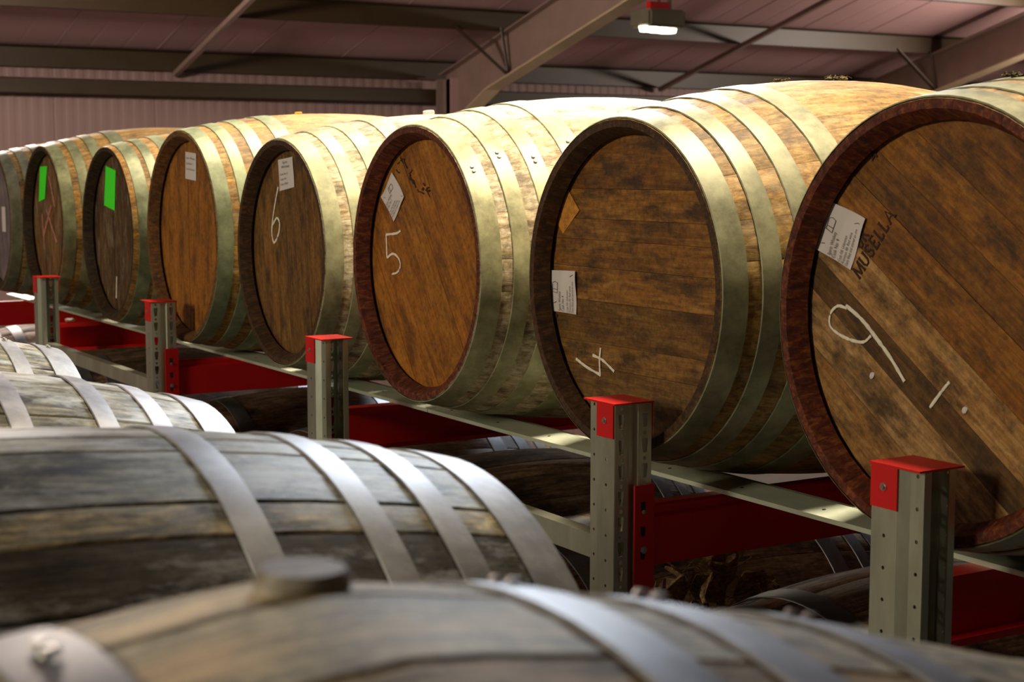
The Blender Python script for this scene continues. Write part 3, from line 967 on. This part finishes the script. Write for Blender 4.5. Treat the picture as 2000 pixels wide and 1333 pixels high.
PW, PD = 0.070, 0.080          # width along x, depth along y
ZT = -0.367                    # top of the uprights
def upright(x, y, front, label, group):
    """Upright at left edge x; y is its nearer side. front=True shows the keyhole face to -y, else its open back."""
    root = empty('rack_upright', (x + PW / 2, y + PD / 2, 0))
    tag(root, label, 'rack post', group)
    def Wp(u, d, z):              # u across, d from the keyhole face backwards
        yy = (-PD / 2 + d) if front else (PD / 2 - d)
        return (u - PW / 2, yy, z + H)
    zlo, zhi = -1.22, ZT
    # keyhole face: two perforated bands either side of a recessed groove
    bm = bmesh.new()
    bw = 0.025
    holes = [keyhole(bw / 2, 0.0145), circ(bw / 2, 0.0345, 0.0034)]
    for ub in (0.0, PW - bw):
        perforated(bm, bw, holes, zlo, zhi, lambda a, b, ub=ub: Wp(ub + a, 0, b))
        bmv = [bm.verts.new(Wp(ub + a, 0, b)) for a, b in ((0, -H + 0.01), (bw, -H + 0.01), (bw, zlo), (0, zlo))]
        bm.faces.new(bmv)
    for (a, da), (b, db) in (((bw, 0), (bw + 0.004, 0.007)), ((bw + 0.004, 0.007), (PW - bw - 0.004, 0.007)), ((PW - bw - 0.004, 0.007), (PW - bw, 0))):
        bm.faces.new([bm.verts.new(Wp(*p)) for p in ((a, da, -H + 0.01), (b, db, -H + 0.01), (b, db, zhi), (a, da, zhi))])
    bmesh.ops.remove_doubles(bm, verts=bm.verts, dist=1e-5)
    o = obj('keyhole_face', bm, M['zinc'], root)
    sm = o.modifiers.new('thickness', 'SOLIDIFY'); sm.thickness = 0.0018; sm.offset = 0
    # two side walls: wide perforated flank, sloping step, narrow rear flank with bracing holes, return lip
    for sgn in (0, 1):
        bm = bmesh.new()
        X = (lambda u: u) if sgn == 0 else (lambda u: PW - u)
        perforated(bm, 0.045, [circ(0.0225, 0.0345, 0.0026)], zlo, zhi, lambda a, b: Wp(X(0), a, b))
        bm.faces.new([bm.verts.new(Wp(*p)) for p in ((X(0), 0, -H + 0.01), (X(0), 0.045, -H + 0.01), (X(0), 0.045, zlo), (X(0), 0, zlo))])
        s0, s1 = (0.0, 0.045), (0.009, 0.0575)
        bm.faces.new([bm.verts.new(Wp(*p)) for p in ((X(s0[0]), s0[1], -H + 0.01), (X(s1[0]), s1[1], -H + 0.01), (X(s1[0]), s1[1], zhi), (X(s0[0]), s0[1], zhi))])
        perforated(bm, 0.0225, [circ(0.012, 0.0345, 0.0026)], zlo, zhi, lambda a, b: Wp(X(0.009), 0.0575 + a, b))
        bm.faces.new([bm.verts.new(Wp(*p)) for p in ((X(0.009), 0.0575, -H + 0.01), (X(0.009), 0.080, -H + 0.01), (X(0.009), 0.080, zlo), (X(0.009), 0.0575, zlo))])
        bm.faces.new([bm.verts.new(Wp(*p)) for p in ((X(0.009), 0.080, -H + 0.01), (X(0.020), 0.080, -H + 0.01), (X(0.020), 0.080, zhi), (X(0.009), 0.080, zhi))])
        bmesh.ops.remove_doubles(bm, verts=bm.verts, dist=1e-5)
        o = obj('side_wall', bm, M['zinc'], root)
        sm = o.modifiers.new('thickness', 'SOLIDIFY'); sm.thickness = 0.0018; sm.offset = 0
    # base plate
    bm = bmesh.new()
    box(bm, -0.06, 0.06, -0.06, 0.06, 0, 0.008)
    obj('base_plate', bm, M['zinc'], root)
    # red cap: top plate with folded flaps over both flanks
    bm = bmesh.new()
    e = 0.0035
    x0, x1 = -PW / 2 - e, PW / 2 + e
    zt = ZT + H
    t = 0.0025
    box(bm, x0, x1, -PD / 2 - e, PD / 2 + e, zt + 0.0005, zt + 0.0005 + t)
    ya, yb = (-PD / 2 + 0.0, -PD / 2 + 0.046) if front else (PD / 2 - 0.046, PD / 2 - 0.0)
    for xs in (x0, x1 - t):
        box(bm, xs, xs + t, ya, yb, zt - 0.053, zt + 0.0005)
    cap = obj('post_cap', bm, M['red'], root)
    bm = bmesh.new()
    ym = (ya + yb) / 2
    disc(bm, (x0, ym, zt - 0.026), (-1, 0, 0), 0.0052, 0.0012, 14)
    disc(bm, (x0 - 0.0012, ym, zt - 0.026), (-1, 0, 0), 0.0036, 0.0028, 6, 0.0032)
    obj('bolt', bm, M['bolt'], cap)
    return root

GP = 'red-capped rack uprights'
PX = 1.4045
posts = [(1.377, False, 'red-capped upright in front of the cask chalked 9, its open back showing'), (2.028, True, 'red-capped upright in front of the cask chalked 4, keyhole slots showing'),
         (3.142, False, 'red-capped upright standing between the casks chalked 5 and 6'), (4.297, True, 'red-capped upright in front of the orange-headed cask'), (5.487, False, 'red-capped upright in front of the casks with green tags'), (6.62, True, 'red-capped upright in front of the grey-headed cask')]
for y, fr, lab in posts:
    upright(PX, y, fr, lab, GP)
    # matching upright at the far end of the beams, behind the casks (hidden, carries the beams)
    # beams hook on the keyhole side
BX1 = 2.56
def beam(y, front, label, zt=-0.535, h=0.098):
    """Red beam along x; front: hooked on the -y face, else on the +y face of its upright."""
    ycon = y - 0.002 if front else y + PD + 0.002
    root = empty('rack_beam', (PX + PW, ycon, zt - h + H))
    tag(root, label, 'rack beam', 'red rack beams')
    X0 = 0.004
    X1 = BX1 - (PX + PW)
    bm = bmesh.new()
    if front:
        # stepped box section just behind the connector
        prof = [(0.006, 0), (0.046, 0), (0.046, h), (0.020, h), (0.016, h - 0.004), (0.016, h - 0.016), (0.006, h - 0.020)]
        prism(bm, [(a, b) for a, b in prof], 'x', X0, X1)
    else:
        # open channel, lips towards the camera
        prism(bm, sheet([(0.004, 0.010), (0.004, 0.0), (0.044, 0.0), (0.044, h), (0.004, h), (0.004, h - 0.014)], 0.003), 'x', X0, X1)
    obj('beam', bm, M['red'], root, smooth=30)
    # connector plate wrapped round the upright
    bm = bmesh.new()
    z0, z1 = -0.10, h + 0.037
    t = 0.0035
    if front:
        box(bm, -0.034, 0.004, -t, 0, z0, z1)
        box(bm, 0.0005, 0.004, 0, 0.05, z0, z1)
    else:
        box(bm, -0.034, 0.004, 0.0, t, z0, z1)
        box(bm, 0.0005, 0.004, -0.046, 0, z0, z1)
    con = obj('connector', bm, M['red'], root)
    if front:
        bm = bmesh.new()
        for k, zz in enumerate((z1 - 0.035, z1 - 0.075, z1 - 0.112, z1 - 0.185)):
            prism(bm, [(-0.018 + a, zz + b) for a, b in ((-0.005, 0.008), (0.004, 0.008), (0.004, -0.006), (0.0, -0.009), (-0.004, -0.006))], 'y', -t - 0.0006, -t)
        obj('hook_slot', bm, M['dark'], con)  # slots drawn as flat black shapes for their inner shade
        bm = bmesh.new()
        for zz, r in ((z1 - 0.043, 0.0036), (z1 - 0.105, 0.0058), (z1 - 0.195, 0.0036)):
            disc(bm, (-0.017, -t - 0.0006, zz), (0, -1, 0), r, 0.0012, 12)
            disc(bm, (-0.017, -t - 0.0018, zz), (0, -1, 0), r * 0.62, 0.002, 6)
        obj('bolt', bm, M['bolt'], con)
    return root
beam(posts[0][0], False, 'red beam behind the post in front of the cask chalked 9')
beam(posts[1][0], True, 'red beam hooked on the slotted post under the cask chalked 4')
beam(posts[2][0], False, 'red channel beam under the cask chalked 5')
beam(posts[3][0], True, 'red beam hooked on the post under the orange-headed cask')
beam(posts[4][0], False, 'red channel beam under the two casks with green tags')

beam(posts[5][0], True, 'red beam under the grey-headed cask, farthest of all')
# far uprights carry the other end of the beams
for (y, fr, lab), where in zip(posts, ('9', '4', '5', 'orange head', 'green tags')):
    pass

# rails along the row: folded cradle bars lying on the beams
def rail(y0, y1, x, z, label, flip=1):
    root = empty('cask_rail', (x, y0, z + H))
    tag(root, label, 'rail', 'galvanised cask rails')
    bm = bmesh.new()
    path = [(0.012, 0.0015), (0.0, 0.0), (0.0, 0.0075), (0.065, 0.0140), (0.075, 0.0085), (0.100, 0.0062), (0.100, 0.0012)]
    prism(bm, sheet([(a * flip, b) for a, b in path], -0.002 * flip), 'y', 0, y1 - y0)
    obj('rail_section', bm, M['rail'], root)
    # punched holes, their inner shade drawn as flat black discs
    bm = bmesh.new()
    yy = 0.08
    sl = Vector((-0.1 * flip, 0, 1)).normalized()
    while yy < y1 - y0:
        disc(bm, (0.028 * flip, yy, 0.0075 + 0.028 * 0.1), sl, 0.0032, 0.0006, 10)
        yy += 0.20
    obj('punched_hole', bm, M['dark'], root)
    return root
RZ = -0.535
rail(1.15, 3.09, 1.635, RZ, 'galvanised rail under the casks chalked 9, 4 and 5, nearer length')
rail(3.093, 6.95, 1.635, RZ, 'galvanised rail under the far casks from 6 to the grey head')
rail(1.15, 6.95, 2.315, RZ, 'galvanised rail under the back ends of the upper row', -1)

# horizontal braces of the frames
def brace(ya, yb, label, z=-0.613):
    root = empty('frame_brace', (PX + 0.035, ya, z + H))
    tag(root, label, 'brace', 'galvanised frame braces')
    bm = bmesh.new()
    prism(bm, sheet([(0.014, -0.018), (-0.012, -0.018), (-0.012, 0.018), (0.014, 0.018)], 0.002), 'y', 0, yb - ya)
    obj('brace_channel', bm, M['zinc'], root)
    bm = bmesh.new()
    for yy in (0.02, yb - ya - 0.02):
        disc(bm, (-0.012, yy, 0), (-1, 0, 0), 0.006, 0.004, 6)
    obj('bolt', bm, M['bolt'], root)
brace(posts[1][0] + 0.06, posts[2][0] + 0.02, 'galvanised brace between the posts of the casks 4 and 5')
brace(posts[3][0] + 0.06, posts[4][0] + 0.02, 'galvanised brace between the two farthest posts')

# ------------------------------------------------------------------ supports that carry the lower tier and the front row
def bearer(x, y0, y1, z, label):
    root = empty('cask_rail', (x, y0, z + H))
    tag(root, label, 'rail', 'bearers under the lower casks')
    bm = bmesh.new()
    prism(bm, sheet([(-0.03, -0.06), (-0.03, 0.0), (0.03, 0.0), (0.03, -0.06)], -0.003), 'y', 0, y1 - y0)
    obj('rail_section', bm, M['rail'], root)
    for yy in [0.05 + i * (y1 - y0 - 0.1) / 3 for i in range(4)]:
        bm = bmesh.new()
        box(bm, -0.026, 0.026, yy - 0.03, yy + 0.03, -(z + H), -0.058)
        obj('leg', bm, M['zinc'], root)
def rad(rh, rb, L, u):
    return rh + (rb - rh) * (1 - (2 * u / L) ** 2)
zl = -1.012 - rad(0.256, 0.3255, 0.95, 0.27) - 0.005
bearer(AX - 0.30, 1.55, 8.45, zl, 'bearer under the fronts of the lower tier casks')
bearer(AX + 0.30, 1.55, 8.45, zl, 'bearer under the backs of the lower tier casks')
zf = -0.905
for x, w, ph in ((-0.08, 'left ends', 0.136), (0.45, 'right ends', 0.110)):
    bearer(x, 0.15, 3.0, zf, 'bearer under the %s of the front row casks' % w)
    root = empty('timber_packer', (x, 0.493, zf + H + 0.001))
    tag(root, 'timber packer under the %s of the nearest cask' % w, 'timber')
    bm = bmesh.new()
    box(bm, -0.035, 0.035, -0.12, 0.12, 0.0, ph)
    obj('block', bm, M['stave_grey'], root)

# ------------------------------------------------------------------ bay lamp under the first rafter
lx, ly = 8.10, 11.1
lz = 1.18
lamp = empty('bay_lamp', (lx, ly, lz + H))
tag(lamp, 'lit bay lamp with red bracket hanging under the steel rafter', 'lamp')
bm = bmesh.new()
box(bm, -0.19, 0.19, -0.15, 0.15, 0.02, 0.17)
bmesh.ops.bevel(bm, geom=bm.edges[:], offset=0.02, segments=2, affect='EDGES')
obj('housing', bm, M['lampbody'], lamp)
for i, (dx, dy) in enumerate(((-0.115, -0.03), (0.005, 0.0), (0.12, 0.03))):
    bm = bmesh.new()
    disc(bm, (dx, dy, -0.012), (0, 0, 1), 0.075, 0.04, 20, 0.085)
    obj('lens', bm, M['lampglow'], lamp)
bm = bmesh.new()
box(bm, -0.10, 0.10, -0.03, 0.03, 0.17, 0.24)
obj('mounting_box', bm, M['red'], lamp)
bm = bmesh.new()
bar(bm, (0.0, 0, 0.24), (0.0, 0, zr(ly) - 0.456 - (lz + H)), 0.03)
bar(bm, (0.12, 0, 0.16), (0.12, 0, 0.33), 0.025)
obj('hanger', bm, M['lampbody'], lamp)
pl = bpy.data.lights.new('bay_lamp_light', 'AREA')
pl.shape = 'DISK'; pl.size = 0.3; pl.energy = 120; pl.color = (1, 0.9, 0.72)
po = bpy.data.objects.new('bay_lamp_light', pl)
C.objects.link(po)
po.location = (lx, ly, lz + H - 0.03)

# ------------------------------------------------------------------ small loose things
def clump(name, bmv, loc, r, seed, mat, squash=0.5):
    R = random.Random(seed)
    tmp = bmesh.new()
    bmesh.ops.create_icosphere(tmp, subdivisions=2, radius=r)
    for v in tmp.verts:
        k = 1 + R.uniform(-0.35, 0.35)
        v.co = Vector((v.co.x * k * 1.3, v.co.y * k, v.co.z * k * squash))
    me = bpy.data.meshes.new('t')
    tmp.to_mesh(me); tmp.free()
    off = len(bmv.verts)
    me.transform(Matrix.Translation(loc))
    bmv.from_mesh(me)
    bpy.data.meshes.remove(me)

def debris(label, x, y, z, seed, r=0.010):
    R = random.Random(seed)
    bm = bmesh.new()
    for i in range(4):
        clump('c', bm, (R.uniform(-2.0, 2.0) * r, R.uniform(-1, 1) * r, 0.3 * r), r * R.uniform(0.5, 0.9), seed + i, None)
    for i in range(7):
        a = R.uniform(0, 6.28)
        p0 = Vector((R.uniform(-1.5, 1.5) * r, R.uniform(-1, 1) * r, 0.3 * r))
        tube(bm, [p0, p0 + Vector((math.cos(a), math.sin(a), 0.5)) * r * 1.2, p0 + Vector((math.cos(a), math.sin(a), 0.1)) * r * 2.2], 0.0007, 4)
    o = obj('moss_clump', bm, M['moss'])
    o.location = (x, y, z + H)
    tag(o, label, 'debris')
def top_of(ck, u):
    return ck.c[2] + ck.r(u)
debris('dry moss clump on top of cask 4, nearer its head', c4.c[0] - 0.125, c4.c[1], top_of(c4, -0.125), 3, 0.006)
debris('dry moss clump on the crest of cask 4, beside the right end', c4.c[0] + 0.0, c4.c[1], top_of(c4, 0.0), 5, 0.009)
debris('twiggy moss on top of cask 9 at the photo edge', c9.c[0] - 0.33, c9.c[1], top_of(c9, -0.33) + 0.002, 8, 0.008)

# frayed jute bundle wedged on the lower cask
R = random.Random(12)
jb = empty('jute_bundle', (1.80, 2.290, -0.812 + H))
tag(jb, 'frayed brown jute bundle on the dark cask below the red beam', 'jute')
jb.scale = (1.3, 0.75, 1.3)
def petal(c, ax, w, h, bend, seed):
    R2 = random.Random(seed)
    bm = bmesh.new()
    nx, ny = 7, 7
    g = []
    ax = Vector(ax).normalized()
    s = ax.cross(Vector((0.3, -0.8, 0.4))).normalized()
    n = s.cross(ax)
    for j in range(ny + 1):
        row = []
        for i in range(nx + 1):
            u, v = i / nx - 0.5, j / ny
            wv = w * (0.5 + 0.8 * math.sin(math.pi * min(1, v * 0.9 + 0.1)))
            p = Vector(c) + ax * (v * h) + s * (u * wv) + n * (bend * (4 * u * u) + 0.008 * math.sin(9 * u + 6 * v + seed)) + Vector((R2.uniform(-1, 1), R2.uniform(-1, 1), R2.uniform(-1, 1))) * 0.003
            row.append(bm.verts.new(p))
        g.append(row)
    for j in range(ny):
        for i in range(nx):
            bm.faces.new((g[j][i], g[j][i + 1], g[j + 1][i + 1], g[j + 1][i]))
    o = obj('jute_fold', bm, M['jute'], jb)
    sm = o.modifiers.new('thickness', 'SOLIDIFY'); sm.thickness = 0.004
    return o
petal((-0.045, 0, -0.02), (-0.25, -0.3, 0.9), 0.085, 0.085, -0.03, 1)
petal((0.03, 0.01, 0.0), (0.1, -0.25, 1), 0.075, 0.10, -0.035, 2)
petal((0.06, 0.0, -0.01), (0.75, -0.3, 0.4), 0.07, 0.07, 0.03, 3)
petal((0.0, 0.02, 0.01), (-0.1, -0.5, 0.7), 0.07, 0.07, 0.02, 4)
petal((-0.02, -0.01, -0.03), (-0.8, -0.4, 0.15), 0.06, 0.07, 0.03, 5)
bm = bmesh.new()
for i in range(26):
    a = R.uniform(-2.6, 2.6)
    p0 = Vector((R.uniform(-0.07, 0.08), R.uniform(-0.03, 0.02), R.uniform(-0.02, 0.09)))
    d = Vector((math.sin(a), R.uniform(-0.6, 0.1), math.cos(a) * 0.8)) * R.uniform(0.02, 0.06)
    tube(bm, smooth_path([p0, p0 + d * 0.5 + Vector((0, 0, R.uniform(-0.01, 0.012))), p0 + d], 3), 0.0008, 4)
o = obj('loose_fibres', bm, M['jute'], jb)
o['kind'] = 'stuff'
bm = bmesh.new()
tube(bm, smooth_path([(-0.10, 0.05, 0.075), (-0.06, 0.04, 0.072), (-0.045, 0.03, 0.06), (-0.015, 0.02, 0.058), (0.02, 0.02, 0.065)], 5), 0.0022, 5)
obj('cord_end', bm, M['jute'], jb)

bm = bmesh.new()
clump('w', bm, (0, 0, 0.008), 0.013, 4, None, 0.7)
o = obj('pale_stone', bm, M['white_bung'], smooth=60)
o.location = (1.53, posts[4][0] + PD + 0.024, -0.535 + H)
tag(o, 'small pale lump lying on the farthest red beam', 'stone')
